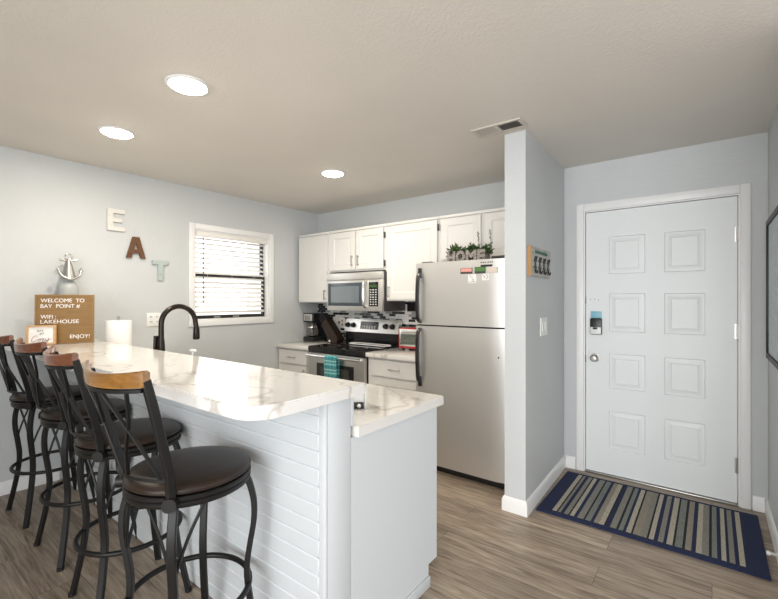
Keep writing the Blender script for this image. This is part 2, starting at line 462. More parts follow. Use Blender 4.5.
obj('tilt_wand', tube(B(), [(XA+.004, by0+.07, WZ1-jt-.055), (XA+.006, by0+.072, 1.32)], .004, 8), M['dgrey'], bl)
# the pale wall of the next house, seen through the blind
struct('trim_neighbour_wall', bx(XA-3.1, XA-3.0, -1, 6.5, -1, 3.2), M['siding'])

# door_1
dr = bpy.data.objects.new('door_1', None); COL.objects.link(dr); dr.location = ((DX0+DX1)/2, YE, 0); dr['kind'] = 'structure'
bm = B()
box(bm, DX0-.05, DX0+.004, YE-.017, YE, 0, DZ1+.055, bev=.004); box(bm, DX1-.004, DX1+.05, YE-.017, YE, 0, DZ1+.055, bev=.004)
box(bm, DX0+.004, DX1-.004, YE-.017, YE, DZ1-.004, DZ1+.055, bev=.004)
obj('casing', bm, M['trim'], dr)
bm = B()
box(bm, DX0, DX0+.012, YE, YE+.17, 0, DZ1); box(bm, DX1-.012, DX1, YE, YE+.17, 0, DZ1); box(bm, DX0+.012, DX1-.012, YE, YE+.17, DZ1-.012, DZ1)
obj('jamb', bm, M['trim'], dr)
x0, x1, x2, x3 = -.625, -.388, -.270, -.036
rows = [(1.545, 1.830), (1.105, 1.395), (.672, .938), (.212, .500)]
pan = [(a, b, c, d) for a, b in ((x0, x1), (x2, x3)) for c, d in rows]
YF = YE+.012
slab = obj('slab', panel_slab(B(), DX0+.016, DX1-.016, .014, DZ1-.016, YF, YF+.045, pan,
     [(.005, .009), (.013, .009), (.040, .001), (.043, .005), (.047, .005)]), M['door'], dr, smooth=20)
obj('threshold', bx(DX0+.013, DX1-.013, YE-.012, YE+.15, 0, .011, bev=.003), M['nickel'], dr)
bm = B()
box(bm, DX0+.012, DX0+.035, YF+.046, YF+.075, .012, DZ1-.012); box(bm, DX1-.035, DX1-.012, YF+.046, YF+.075, .012, DZ1-.012)
box(bm, DX0+.035, DX1-.035, YF+.046, YF+.075, DZ1-.035, DZ1-.012); box(bm, DX0+.035, DX1-.035, YF+.046, YF+.075, .0115, .035)
obj('stop', bm, M['trim'], dr)
for z in (1.78, 1.14, .26):
    bm = B(); tube(bm, [(DX1-.014, YF-.006, z-.05), (DX1-.014, YF-.006, z+.05)], .007, 10)
    box(bm, DX1-.03, DX1-.014, YF-.003, YF+.001, z-.05, z+.05)
    obj('hinge', bm, M['nickel'], dr)
bm = B(); lathe(bm, [(.0, -.066), (.018, -.064), (.027, -.052), (.029, -.042), (.022, -.030), (.012, -.022), (.012, -.008), (.033, -.006), (.034, 0)], (-.722, YF, .897), 24, 'Y')
obj('knob', bm, M['nickel'], dr)
lock = obj('keypad_lock', bx(-.756, -.672, YF-.026, YF, 1.078, 1.205, bev=.008), M['bplastic'], dr)
obj('cover_plate', bx(-.752, -.676, YF-.031, YF-.0255, 1.083, 1.136, bev=.002), M['wplastic'], lock)
obj('thumb_turn', bx(-.732, -.700, YF-.044, YF-.031, 1.120, 1.134, bev=.003), M['bplastic'], lock)
obj('protective_film', bx(-.752, -.676, YF-.012, YF-.0005, 1.2055, 1.258, bev=.002), M['lockblue'], lock, label='light blue protective film')
for z in (1.345, .885):
    obj('strike_plate', bx(DX0+.011, DX0+.017, YF-.004, YF+.01, z-.028, z+.028), M['dgrey'], dr)
bm = B()
for dx in (0, .03, .055): lathe(bm, [(.003, -.0015), (.003, 0)], (-.755+dx, YF, 1.352-.006*(dx > .04)), 8, 'Y')
obj('screw_hole', bm, M['black'], dr)

# ------------------------------------------------------------------ peninsula
PXE = -1.06                                      # finished end of the peninsula
BZ = 1.045; LZ = .878
SY0, SY1 = 1.02, 1.15
pw = thing('bar_half_wall', 'white half wall with horizontal shiplap boards under the raised bar', 'bar wall', (-2.5, 1.08, 0))
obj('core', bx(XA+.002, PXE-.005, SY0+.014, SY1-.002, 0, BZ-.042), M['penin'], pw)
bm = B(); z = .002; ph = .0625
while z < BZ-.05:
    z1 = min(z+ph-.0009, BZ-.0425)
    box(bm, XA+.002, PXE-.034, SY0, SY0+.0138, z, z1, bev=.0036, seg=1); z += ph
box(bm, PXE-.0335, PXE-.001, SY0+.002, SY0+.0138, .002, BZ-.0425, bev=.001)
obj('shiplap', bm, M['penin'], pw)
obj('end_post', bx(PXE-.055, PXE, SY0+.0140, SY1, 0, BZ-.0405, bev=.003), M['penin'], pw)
obj('splash_strip', bx(XA+.002, PXE-.001, SY1+.0005, SY1+.018, LZ+.001, BZ-.0405, bev=.002), M['penin'], pw)
# raised bar top with rounded corners
def rounded(x0, x1, y0, y1, r, n=8, corners=(1, 1, 1, 1)):
    out = []
    for (cx, cy, a0, k) in ((x1-r, y0+r, -90, corners[0]), (x1-r, y1-r, 0, corners[1]), (x0+r, y1-r, 90, corners[2]), (x0+r, y0+r, 180, corners[3])):
        if k:
            rr = r*k; ccx = cx+(r-rr)*(1 if a0 in (-90, 0) else -1); ccy = cy+(r-rr)*(1 if a0 in (0, 90) else -1)
            for i in range(n+1):
                a = radians(a0+90*i/n); out.append((ccx+rr*cos(a), ccy+rr*sin(a)))
        else:
            out.append((x1 if a0 in (-90, 0) else x0, y1 if a0 in (0, 90) else y0))
    return out
def slab(poly, z0, z1, bev): return prism(B(), poly, lambda u, v, d: Vector((u, v, d)), z0, z1, bev)
tag(obj('bar_countertop', slab(rounded(XA+.002, -1.005, .69, 1.172, .10, corners=(1, .06, 0, 0)), BZ-.04, BZ, .004), M['quartz']),
    'raised white quartz bar top with grey veins and a rounded corner', 'countertop')
tag(obj('lower_countertop', slab(rounded(XA+.002, -1.04, SY1+.019, 1.805, .05, corners=(0, .3, 0, 0)), LZ-.04, LZ, .003), M['quartz']),
    'lower white quartz worktop of the peninsula behind the raised bar', 'countertop')
pc = thing('peninsula_cabinet', 'white base cabinet with plain end panel under lower worktop of peninsula', 'cabinet', (-2.0, 1.5, 0))
obj('body', bx(XA+.03, PXE-.02, SY1+.02, 1.745, .10, LZ-.041), M['cab'], pc)
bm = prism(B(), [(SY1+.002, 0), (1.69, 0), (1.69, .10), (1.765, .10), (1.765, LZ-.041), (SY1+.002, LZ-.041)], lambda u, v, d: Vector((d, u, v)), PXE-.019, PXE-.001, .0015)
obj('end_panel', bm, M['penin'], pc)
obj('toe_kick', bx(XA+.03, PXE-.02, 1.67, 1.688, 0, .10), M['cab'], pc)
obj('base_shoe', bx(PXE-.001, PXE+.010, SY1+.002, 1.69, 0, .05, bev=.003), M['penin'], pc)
bm = B()
for i in range(4):
    xa = PXE-.03-.62*(i+1); panel_slab(bm, -xa-.61, -xa, .12, LZ-.06, -1.766, -1.746, [(-xa-.55, -xa-.06, .18, LZ-.12)], [(.006, .005)])
bmesh.ops.rotate(bm, verts=bm.verts, cent=(0, 0, 0), matrix=Matrix.Rotation(pi, 3, 'Z'))
obj('door', bm, M['cab'], pc)

# ------------------------------------------------------------------ kitchen run along the back wall
def pull_v(x, y, z0, z1, parent):
    bm = B(); yy = y-.026
    tube(bm, [(x, yy, z0), (x, yy, z1)], .0048, 8)
    for z in (z0+.012, z1-.012): tube(bm, [(x, y-.0002, z), (x, yy, z)], .004, 8)
    return obj('handle', bm, M['nickel'], parent)
def pull_h(x0, x1, y, z, parent):
    bm = B(); yy = y-.026
    tube(bm, [(x0, yy, z), (x1, yy, z)], .0048, 8)
    for x in (x0+.012, x1-.012): tube(bm, [(x, y-.0002, z), (x, yy, z)], .004, 8)
    return obj('handle', bm, M['nickel'], parent)
PROF = [(.004, .003), (.012, .007)]
def upper(label, x0, x1, z0, z1, doors, hinges=()):
    yf = 3.29; t = thing('wall_cabinet', label, 'cabinet', ((x0+x1)/2, (yf+YK)/2, z0))
    bm = bx(x0+.001, x1-.001, yf, YK-.011, z0, z1, bev=.002)
    obj('body', bm, M['cab'], t)
    obj('crown', bx(x0+.001, x1-.001, yf-.016, yf-.0005, z1-.012, z1+.016, bev=.004), M['cab'], t)
    for (a, b, c, d, frame, hx, hz) in doors:
        bm = panel_slab(B(), a, b, c, d, yf-.021, yf-.001, [(a+frame, b-frame, c+frame, d-frame)] if frame else [], PROF)
        dd = obj('door', bm, M['cab'], t, smooth=20)
        if hx is not None: pull_v(hx, yf-.021, hz, hz+.11, dd)
    for hx, hz in hinges:
        obj('hinge', bx(hx-.006, hx+.006, yf-.023, yf-.001, hz-.03, hz+.03, bev=.002), M['dgrey'], t)
    return t
ZT = 2.085
upper('tall plain wall cabinet in the corner left of the microwave', -3.852, -3.345, 1.315, ZT, [(-3.838, -3.365, 1.325, ZT-.02, 0, -3.395, 1.345)])
upper('short two-door wall cabinet directly above the microwave', -3.345, -2.562, 1.645, ZT,
      [(-3.325, -2.955, 1.665, ZT-.02, .06, -2.99, 1.70), (-2.940, -2.580, 1.665, ZT-.02, .06, -2.905, 1.70)], [(-2.571, 1.99), (-2.571, 1.71)])
upper('tall panelled wall cabinet between microwave and fridge', -2.562, -1.945, 1.335, ZT, [(-2.535, -1.965, 1.350, ZT-.02, .065, -2.505, 1.37)], [(-1.955, 2.0)])
upper('short two-door wall cabinet above the fridge', -1.945, PX0-.002, 1.69, ZT,
      [(-1.920, -1.540, 1.705, ZT-.02, .06, None, 0), (-1.505, -1.10, 1.705, ZT-.02, .06, None, 0)])

KZ = .857; YC = 3.0
def base_cab(label, x0, x1, dx0, dx1):
    t = thing('base_cabinet', label, 'cabinet', ((x0+x1)/2, 3.3, 0))
    obj('body', bx(x0, x1, YC+.02, YK-.004, .10, KZ-.041), M['cab'], t)
    obj('toe_kick', bx(x0, x1, YC+.08, YC+.10, 0, .0995), M['dgrey'], t)
    z1 = KZ-.06
    d = obj('drawer', panel_slab(B(), dx0, dx1, z1-.145, z1, YC, YC+.0195, [], PROF), M['cab'], t)
    cx = (dx0+dx1)/2; pull_h(cx-.06, cx+.06, YC, z1-.075, d)
    dd = obj('door', panel_slab(B(), dx0, dx1, .13, z1-.165, YC, YC+.0195, [(dx0+.06, dx1-.06, .19, z1-.225)], PROF), M['cab'], t, smooth=20)
    pull_v(dx1-.03, YC, z1-.30, z1-.19, dd)
base_cab('narrow white base cabinet with one drawer left of the stove', XA+.002, -3.350, -3.862, -3.40)
base_cab('white base cabinet with one drawer between stove and fridge', -2.560, -1.915, -2.52, -1.955)
tag(obj('back_countertop', bx(XA+.002, -3.352, YC-.025, YK-.012, KZ-.04, KZ, bev=.004), M['quartz']), 'white quartz worktop in the corner left of the stove', 'countertop')
tag(obj('back_countertop', bx(-2.562, -1.915, YC-.025, YK-.012, KZ-.04, KZ, bev=.004), M['quartz']), 'white quartz worktop between stove and fridge', 'countertop')
bs = thing('backsplash', 'black, grey and white mosaic tile backsplash behind the stove', 'backsplash', (-2.9, YK, KZ))
obj('mosaic_panel', bx(XA+.002, -1.90, YK-.0105, YK-.001, KZ+.001, 1.64), M['mosaic'], bs)
obj('dark_strip', bx(-2.53, -2.20, YK-.0125, YK-.0107, 1.225, 1.315), M['bglass'], bs, label='dark glossy strip on the backsplash')  # thin dark glossy strip laid over the mosaic
ou = thing('wall_outlet', 'pale outlet plate on the mosaic backsplash beside the knife block', 'outlet', (-3.44, YK-.011, 1.02))
obj('plate', bx(-3.50, -3.42, YK-.017, YK-.0112, 1.02, 1.135, bev=.002), M['paper'], ou)
bm = B()
for z in (1.055, 1.10): box(bm, -3.474, -3.446, YK-.0185, YK-.017, z-.014, z+.014, bev=.0006)
obj('receptacle', bm, M['lightwood'], ou)

# stove
SX0, SX1, SYF = -3.338, -2.569, 2.985
st = thing('stove', 'stainless steel electric range with black glass cooktop', 'stove', ((SX0+SX1)/2, 3.3, 0))
obj('body', bx(SX0, SX1, SYF+.03, 3.52, .06, KZ-.035), M['bplastic'], st)
obj('cooktop', slab(rounded(SX0-.006, SX1+.004, SYF-.03, 3.52, .03), KZ-.034, KZ+.012, .006), M['bglass'], st)
obj('front_trim', bx(SX0, SX1, SYF-.012, SYF+.029, KZ-.052, KZ-.0345, bev=.004), M['bglass'], st)
od = obj('oven_door', bx(SX0, SX1, SYF-.016, SYF+.028, .235, KZ-.054, bev=.006), M['steel'], st)
obj('window', bx(SX0+.13, SX1-.13, SYF-.021, SYF-.0155, .38, KZ-.150, bev=.003), M['bglass'], od)
obj('inner_glass', bx(SX0+.19, SX1-.19, SYF-.0235, SYF-.0212, .43, KZ-.185, bev=.001), mat('oven_glass', (.05, .055, .05), .08), od)
bm = B(); hz = KZ-.078
tube(bm, [(SX0+.02, SYF-.062, hz), (SX1-.02, SYF-.062, hz)], .013, 12)
for x in (SX0+.05, SX1-.05): box(bm, x-.014, x+.014, SYF-.062, SYF-.0162, hz-.012, hz+.012, bev=.003)
obj('handle', bm, M['chrome'], od)
obj('drawer', bx(SX0, SX1, SYF-.012, SYF+.028, .07, .228, bev=.005), M['steel'], st)
for sxx in (SX0+.05, SX1-.05):
    for yy in (SYF+.08, 3.45): obj('foot', bx(sxx-.02, sxx+.02, yy-.02, yy+.02, 0, .0595), M['bplastic'], st)
bgd = obj('backguard', bx(SX0+.005, SX1-.005, 3.53, YK-.014, KZ-.03, .990), M['bglass'], st)
def tilt(u, v, d): return Vector((u, 3.505+v*.22+d, .990+v))
cp = obj('control_panel', prism(B(), [(SX0, 0), (SX1, 0), (SX1-.012, .143), (SX0+.012, .143)], tilt, 0, .055, .006), M['steel'], bgd)
def on_panel(bm_, u, v, off=0): return tilt(u, v, -off)
obj('display', prism(B(), [(-3.10, .035), (-2.845, .035), (-2.845, .118), (-3.10, .118)], lambda u, v, d: tilt(u, v, d), -.003, .0, 0), M['bglass'], cp)
bm = B()
for r_ in range(3):
    for c_ in range(6):
        u = -3.085+c_*.036; v = .042+r_*.012
        prism(bm, [(u, v), (u+.022, v), (u+.022, v+.006), (u, v+.006)], tilt, -.0038, -.003)
obj('button', bm, M['wplastic'], cp)
for u in (-3.288, -3.205, -2.745, -2.655):
    p = tilt(u, .073, 0); lathe_b = lathe(B(), [(.0, -.030), (.022, -.029), (.025, -.022), (.029, -.003), (.03, -.0003)], p, 20, 'Y')
    obj('knob', lathe_b, M['bplastic'], cp)
def ringmark(bm, cx, cy, r, w, sx=0):
    n = 40; a = []; b = []
    for i in range(n):
        t_ = 2*pi*i/n; ox = sx if cos(t_) > 0 else -sx
        a.append(bm.verts.new((cx+ox+r*cos(t_), cy+r*sin(t_), KZ+.0128))); b.append(bm.verts.new((cx+ox+(r-w)*cos(t_), cy+(r-w)*sin(t_), KZ+.0128)))
    for i in range(n): bm.faces.new((a[i], a[(i+1) % n], b[(i+1) % n], b[i]))
burn = mat('burner_marking', (.50, .48, .45), .3)
for (cx, cy, r) in ((-3.15, 3.10, .105), (-2.77, 3.12, .09), (-3.15, 3.37, .075)):
    bm = B(); ringmark(bm, cx, cy, r, .004); obj('burner_ring', bm, burn, st)
# white-rimmed long tray lying on the back of the cooktop
tr = thing('spoon_tray', 'long white-rimmed oval tray lying on the back of the cooktop', 'tray', (-2.86, 3.36, KZ+.013))
bm = B()
path = []
for i in range(48):
    t_ = 2*pi*i/48; ox = .20 if cos(t_) > 0 else -.20
    path.append((-2.85+ox+.062*cos(t_), 3.38+.062*sin(t_), KZ+.0225))
tube(bm, path, .0055, 8, closed=True)
obj('rim', bm, M['wplastic'], tr)
pl = [(p[0], p[1]) for p in path]
obj('base', prism(B(), pl, lambda u, v, d: Vector((u, v, d)), KZ+.0132, KZ+.021), M['bglass'], tr)
# towel over the oven handle
bm = B(); hyc = SYF-.062
def towel_sheet(x0, x1, zf, zb, thick=.004, off=0):
    sec = [(hyc-.019-off, zf)]
    for i in range(6): sec.append((hyc-.019-off+.002*sin(i*1.3), zf+(hz-zf)*(i+1)/6))
    for i in range(1, 8):
        a = pi-pi*i/8; sec.append((hyc+(.019+off)*cos(a), hz+(.019+off)*sin(a)))
    for i in range(5): sec.append((hyc+.019, hz-(hz-zb)*(i)/4))
    n = 9; g = []
    for i in range(n):
        x = x0+(x1-x0)*i/(n-1); wv = .004*sin(i*1.1+.5)
        g.append([[bm.verts.new((x+.002*sin(k), y-max(0, wv)*(1 if k < 7 else 0)-o, z)) for k, (y, z) in enumerate(sec)] for o in (0,)][0])
    return g
def solid_grid(g):
    for i in range(len(g)-1):
        for k in range(len(g[0])-1): bm.faces.new((g[i][k], g[i+1][k], g[i+1][k+1], g[i][k+1]))
solid_grid(towel_sheet(-3.03, -2.915, KZ-.345, KZ-.30))
solid_grid(towel_sheet(-2.925, -2.865, KZ-.315, KZ-.28, off=-.003))
tw = obj('dish_towel', bm, M['plaid']); tag(tw, 'teal plaid dish towel hanging over the oven door handle', 'towel')
sm = tw.modifiers.new('thickness', 'SOLIDIFY'); sm.thickness = .003; sm.offset = 1

# microwave
MX0, MX1, MYF, MZ0, MZ1 = -3.315, -2.548, 3.215, 1.232, 1.628
mw = thing('microwave', 'stainless over-the-range microwave above the stove', 'microwave', ((MX0+MX1)/2, 3.4, MZ0))
obj('body', bx(MX0, MX1, MYF+.03, YK-.014, MZ0, MZ1, bev=.003), M['dgrey'], mw)
obj('vent_strip', bx(MX0, MX1, MYF, MYF+.029, MZ1-.075, MZ1, bev=.005), M['steel_l'], mw)
md = obj('door', bx(MX0, -2.725, MYF, MYF+.029, MZ0, MZ1-.078, bev=.005), M['steel_l'], mw)
obj('window', bx(MX0+.020, -2.800, MYF-.004, MYF-.0003, MZ0+.05, MZ1-.105, bev=.002), mat('microwave_glass', (.06, .075, .09), .05), md)
obj('window_screen', bx(MX0+.065, -2.85, MYF-.0055, MYF-.0042, MZ0+.085, MZ1-.14), mat('microwave_screen', (.16, .19, .21), .06), md)
obj('handle', tube(B(), smooth_path([(-2.755, MYF-.0003, MZ0+.04), (-2.758, MYF-.035, MZ0+.065), (-2.758, MYF-.045, MZ0+.17), (-2.758, MYF-.035, MZ0+.28), (-2.755, MYF-.0003, MZ0+.305)]), .015, 12), M['chrome'], md)
pn = obj('control_panel', bx(-2.724, MX1, MYF, MYF+.029, MZ0, MZ1-.078, bev=.004), M['steel_l'], mw)
obj('keypad', bx(-2.720, -2.600, MYF-.003, MYF-.0003, MZ0+.05, MZ1-.105, bev=.002), M['bglass'], pn)
bm = B()
for r_ in range(7):
    for c_ in range(3): box(bm, -2.705+c_*.034, -2.687+c_*.034, MYF-.0042, MYF-.0031, MZ0+.065+r_*.024, MZ0+.074+r_*.024)
obj('button', bm, M['wplastic'], pn)
obj('clock', bx(-2.708, -2.612, MYF-.0042, MYF-.0031, MZ0+.24, MZ0+.262), mat('clock_green', (.03, .10, .02), .3), pn)

# fridge
FX0, FX1, FYF = -1.900, -1.135, 2.815
fr = thing('refrigerator', 'tall stainless top-freezer refrigerator with black curved handles', 'refrigerator', ((FX0+FX1)/2, 3.2, 0))
obj('cabinet', bx(FX0+.005, FX1-.005, FYF+.068, 3.56, .03, 1.625, bev=.006), mat('fridge_side', (.70, .70, .68), .4), fr)
def fdoor(z0, z1):
    bm = B(); n = 10; front = []
    for i in range(n+1):
        t_ = i/n; x = FX0+(FX1-FX0)*t_; k = 1-(2*t_-1)**2
        front.append((x, FYF+.016-.016*min(1, k*3.0)))
    poly = front+[(FX1, FYF+.064), (FX0, FYF+.064)]
    prism(bm, poly, lambda u, v, d: Vector((u, v, d)), z0, z1, .004)
    return bm
fz = obj('freezer_door', fdoor(1.152, 1.640), M['steel_l'], fr)
fd = obj('fridge_door', fdoor(.062, 1.140), M['steel_l'], fr)
def fhandle(za, zb, parent, near_top):
    x = FX0+.052
    # bowed out where the hand goes, ends fixed to the door
    pts = [(x, FYF+.004, za), (x, FYF-.03, za+.03*(1 if zb > za else -1)), (x, FYF-.040, za+(zb-za)*.35), (x, FYF-.040, za+(zb-za)*.6), (x, FYF-.028, zb-.03*(1 if zb > za else -1)), (x, FYF+.004, zb)]
    obj('handle', tube(B(), smooth_path(pts), .0, flat=(.02, .030), up=(0, 1, 0)), M['bplastic'], parent)
    e = zb; obj('handle_cap', bx(x-.014, x+.014, FYF-.012, FYF+.008, e-.04, e+.04, bev=.004), M['bplastic'], parent)
fhandle(1.17, 1.56, fz, True); fhandle(1.115, .70, fd, False)
obj('door_gasket', bx(FX0+.012, FX1-.012, FYF+.02, FYF+.066, 1.1402, 1.1518), M['black'], fr)
obj('kick_grille', bx(FX0+.01, FX1-.01, FYF+.05, FYF+.0675, .004, .058), M['bplastic'], fr)
bd = obj('badge', bx(-1.325, -1.235, FYF-.0035, FYF-.0004, 1.585, 1.600, bev=.001), M['bplastic'], fz)
bm = B()
for i in range(6): box(bm, -1.325+i*.0155+(.006 if i > 2 else 0), -1.315+i*.0155+(.006 if i > 2 else 0), FYF-.002, FYF-.0004, 1.613, 1.621)
obj('brand_marks', bm, M['dgrey'], fz)
obj('lock_plug', lathe(B(), [(.006, -.002), (.006, .002)], (-1.19, FYF+.001, .94), 12, 'Y'), M['black'], fd)
obj('hinge_cover', bx(FX1-.12, FX1-.02, FYF+.02, FYF+.12, 1.6405, 1.662, bev=.005), M['bplastic'], fr)
obj('hinge_cover', bx(FX0+.02, FX0+.11, FYF+.07, FYF+.14, 1.6255, 1.655, bev=.005), M['bplastic'], fr)
def magnet(label, x0, x1, z0, z1, cols):
    t_ = thing('fridge_magnet', label, 'magnet', ((x0+x1)/2, FYF-.0006, z0), 'magnets on the freezer door')
    obj('backing', bx(x0, x1, FYF-.0045, FYF-.0008, z0, z1, bev=.0008), mat('magnet_base', cols[0], .5), t_)
    if len(cols) > 1: obj('picture', bx(x0+.004, x1-.004, FYF-.0055, FYF-.0046, z0+(z1-z0)*.35, z1-.003), mat('magnet_pic', cols[1], .5), t_)
magnet('pink picture magnet with a dark lower edge, leftmost on the freezer door', -1.487, -1.390, 1.540, 1.582, [(.08, .05, .05), (.72, .32, .27)])
magnet('green picture magnet in the middle of the freezer door row', -1.372, -1.287, 1.538, 1.586, [(.05, .06, .05), (.07, .20, .04)])
magnet('pale beige magnet, rightmost on the freezer door', -1.270, -1.196, 1.540, 1.578, [(.66, .58, .50)])
def sketch(label, x0, z0, wd, hh, strokes):
    t_ = thing('paper_note', label, 'note', (x0+wd/2, FYF-.0006, z0), 'paper notes on the freezer door')
    obj('sheet', bx(x0, x0+wd, FYF-.0016, FYF-.0008, z0, z0+hh), M['paper'], t_)
    bm = B()
    for s_ in strokes: tube(bm, [(x0+a*wd, FYF-.0019, z0+b*hh) for a, b in s_], .0016, 5)
    obj('scribble', bm, M['dgrey'], t_)
sketch('white paper note with a grey scribble under the pink and green magnets', -1.425, 1.470, .065, .064, [[(.2, .9), (.45, .6), (.6, .75)], [(.45, .3), (.65, .5), (.7, .25)], [(.1, .15), (.5, .12), (.9, .18)]])
sketch('white paper note with a grey scribble under the green and beige magnets', -1.315, 1.488, .055, .046, [[(.1, .8), (.4, .6), (.3, .3)], [(.6, .9), (.85, .5), (.6, .2)]])

# HOME planter on the fridge
hp = thing('home_planter', 'weathered wooden HOME letter planter with greenery on top of the fridge', 'planter', (-1.49, 2.96, 1.6405))
z0 = 1.6255
obj('trough', bx(-1.650, -1.345, 2.93, 3.02, z0+.001, z0+.085, bev=.003), M['greywood'], hp)
xl = -1.655
for ch, wd in (('H', .072), ('O', .078), ('M', .088), ('E', .066)):
    bm = text_bm(ch, wd, .13, .009, 0, .007)
    zs = [v.co.z for v in bm.verts]
    for v in bm.verts:
        x, y, z_ = v.co; v.co = (xl+x, 2.915-z_, z0+.012+y*.92)
    obj('letter_'+ch.lower(), bm, M['greywood'], hp, smooth=0); xl += wd+.006
bm = B()
def leaf(bm, p, d, L, W):
    d = d.normalized(); s_ = d.cross(Vector((random.uniform(-1, 1), random.uniform(-1, 1), .3))).normalized(); n_ = d.cross(s_)
    pts = [p, p+d*L*.45+s_*W+n_*W*.25, p+d*L, p+d*L*.45-s_*W+n_*W*.25, p+d*L*.5-n_*W*.1]
    v_ = [bm.verts.new(q) for q in pts]
    bm.faces.new((v_[0], v_[1], v_[4])); bm.faces.new((v_[1], v_[2], v_[4])); bm.faces.new((v_[2], v_[3], v_[4])); bm.faces.new((v_[3], v_[0], v_[4]))
for i in range(1000):
    x = random.uniform(-1.66, -1.325); y = random.uniform(2.925, 3.025)
    hgt = random.uniform(.055, .120)+.022*sin(x*42)
    leaf(bm, Vector((x, y, z0+hgt)), Vector((random.uniform(-1, 1), random.uniform(-1.1, .6), random.uniform(-.2, 1.1))), random.uniform(.022, .045), random.uniform(.005, .009))
obj('foliage', bm, M['leaf'], hp)
for x, hgt in ((-1.415, .235), (-1.318, .245)):
    bm = B(); tube(bm, smooth_path([(x+.01, 2.97, z0+.05), (x+.006, 2.965, z0+.14), (x, 2.96, z0+hgt)]), .0022, 6)
    sp = obj('flower_stem', bm, M['leaf'], hp)
    bm = B()
    for k in range(16): leaf(bm, Vector((x, 2.96, z0+hgt-.07+.075*k/16)), Vector((random.uniform(-1, 1), random.uniform(-1, 1), .4)), .014, .004)
    obj('blossom', bm, mat('dry_blossom', (.20, .15, .10), .7), sp)

# coffee maker
CX, CY = -3.775, 3.475
cm = thing('coffee_maker', 'black drip coffee maker with a steel control panel in the corner', 'coffee maker', (CX, CY, KZ))
obj('base', bx(CX-.09, CX+.09, CY-.12, CY+.10, KZ, KZ+.055, bev=.012), M['bplastic'], cm)
obj('tank', bx(CX-.09, CX+.09, CY+.02, CY+.10, KZ+.056, KZ+.33, bev=.008), M['bplastic'], cm)
hd = obj('brew_head', bx(CX-.09, CX+.09, CY-.12, CY+.0195, KZ+.225, KZ+.33, bev=.010), M['bplastic'], cm)
obj('control_panel', bx(CX-.075, CX+.075, CY-.126, CY-.1205, KZ+.243, KZ+.322, bev=.003), M['chrome'], hd)
bm = B()
for i in range(2):
    for j in range(3): box(bm, CX-.045+j*.03, CX-.028+j*.03, CY-.129, CY-.1262, KZ+.258+i*.024, KZ+.270+i*.024)
obj('button', bm, M['dgrey'], hd)
cf = obj('carafe', lathe(B(), [(.04, 0), (.068, .012), (.074, .06), (.062, .11), (.047, .145), (.047, .152)], (CX, CY-.05, KZ+.057), 28), mat('carafe_glass', (.10, .09, .085), .05, spec=.8), cm)
obj('handle', tube(B(), smooth_path([(CX+.045, CY-.085, KZ+.20), (CX+.085, CY-.12, KZ+.195), (CX+.09, CY-.125, KZ+.13), (CX+.06, CY-.095, KZ+.10)]), .008, 8), M['bplastic'], cf)
obj('band', lathe(B(), [(.0635, 0), (.0655, .002), (.0645, .012), (.062, .013)], (CX, CY-.05, KZ+.160), 28), M['chrome'], cf)

# knife block
KX, KY = -3.450, 3.44
kb = thing('knife_block', 'dark slanted knife block full of knives beside the coffee maker', 'knife block', (KX, KY, KZ))
# side profile in XZ: leans to the left
prof = [(-.045, 0), (.095, 0), (.125, .045), (.105, .085), (-.065, .275), (-.135, .205), (-.02, .035)]
obj('block', prism(B(), prof, lambda u, v, d: Vector((KX+u, KY+d, KZ+v)), -.055, .055, .004), M['knifewood'], kb)
dirv = Vector((-.70, 0, .715)).normalized(); nrm = Vector((.715, 0, .70))
for i in range(3):
    for j in range(3):
        p = Vector((KX-.10, KY-.034+j*.034, KZ+.24))+nrm*(-.033+i*.033)
        L = .085+.012*((i+j) % 3)
        bm = B(); tube(bm, [p, p+dirv*L], 0, flat=(.022, .014), up=(0, 1, 0))
        kn = obj('knife_handle', bm, M['bplastic'], kb)
        obj('rivet', lathe(B(), [(.003, -.0085), (.003, .0085)], p+dirv*L*.5, 8, 'Y'), M['chrome'], kn)
obj('sticker', bx(KX-.012, KX+.012, KY-.0575, KY-.0553, KZ+.012, KZ+.034), M['wplastic'], kb)

# red toaster oven
TX0, TX1, TY0, TZ = -2.44, -2.05, 3.33, KZ
to = thing('toaster_oven', 'red toaster oven on the worktop beside the fridge', 'toaster oven', ((TX0+TX1)/2, 3.45, KZ))
obj('body', bx(TX0, TX1, TY0, 3.58, TZ+.018, TZ+.215, bev=.012), M['red'], to)
td = obj('door', bx(TX0+.022, TX1-.09, TY0-.012, TY0-.0003, TZ+.042, TZ+.190, bev=.004), M['chrome'], to)
obj('window', bx(TX0+.040, TX1-.105, TY0-.0145, TY0-.0122, TZ+.060, TZ+.160, bev=.001), mat('toaster_glass', (.10, .12, .10), .1), td)
obj('handle', tube(B(), [(TX0+.05, TY0-.03, TZ+.174), (TX1-.115, TY0-.03, TZ+.174)], .007, 8), M['chrome'], td)
bm = B()
for k in range(5): tube(bm, [(TX0+.045, TY0-.0152, TZ+.09+k*.010), (TX1-.11, TY0-.0152, TZ+.09+k*.010)], .0012, 5)
obj('rack', bm, M['nickel'], td)
obj('front_band', bx(TX0+.014, TX1-.014, TY0-.004, TY0-.0003, TZ+.191, TZ+.207, bev=.001), M['wplastic'], to)
for z in (.07, .12, .17): obj('knob', lathe(B(), [(0, -.02), (.014, -.019), (.016, 0)], (TX1-.045, TY0-.0005, TZ+z), 16, 'Y'), M['bplastic'], to)
for x in (TX0+.04, TX1-.04):
    for y in (TY0+.03, 3.55): obj('foot', bx(x-.012, x+.012, y-.012, y+.012, TZ, TZ+.0178), M['bplastic'], to)

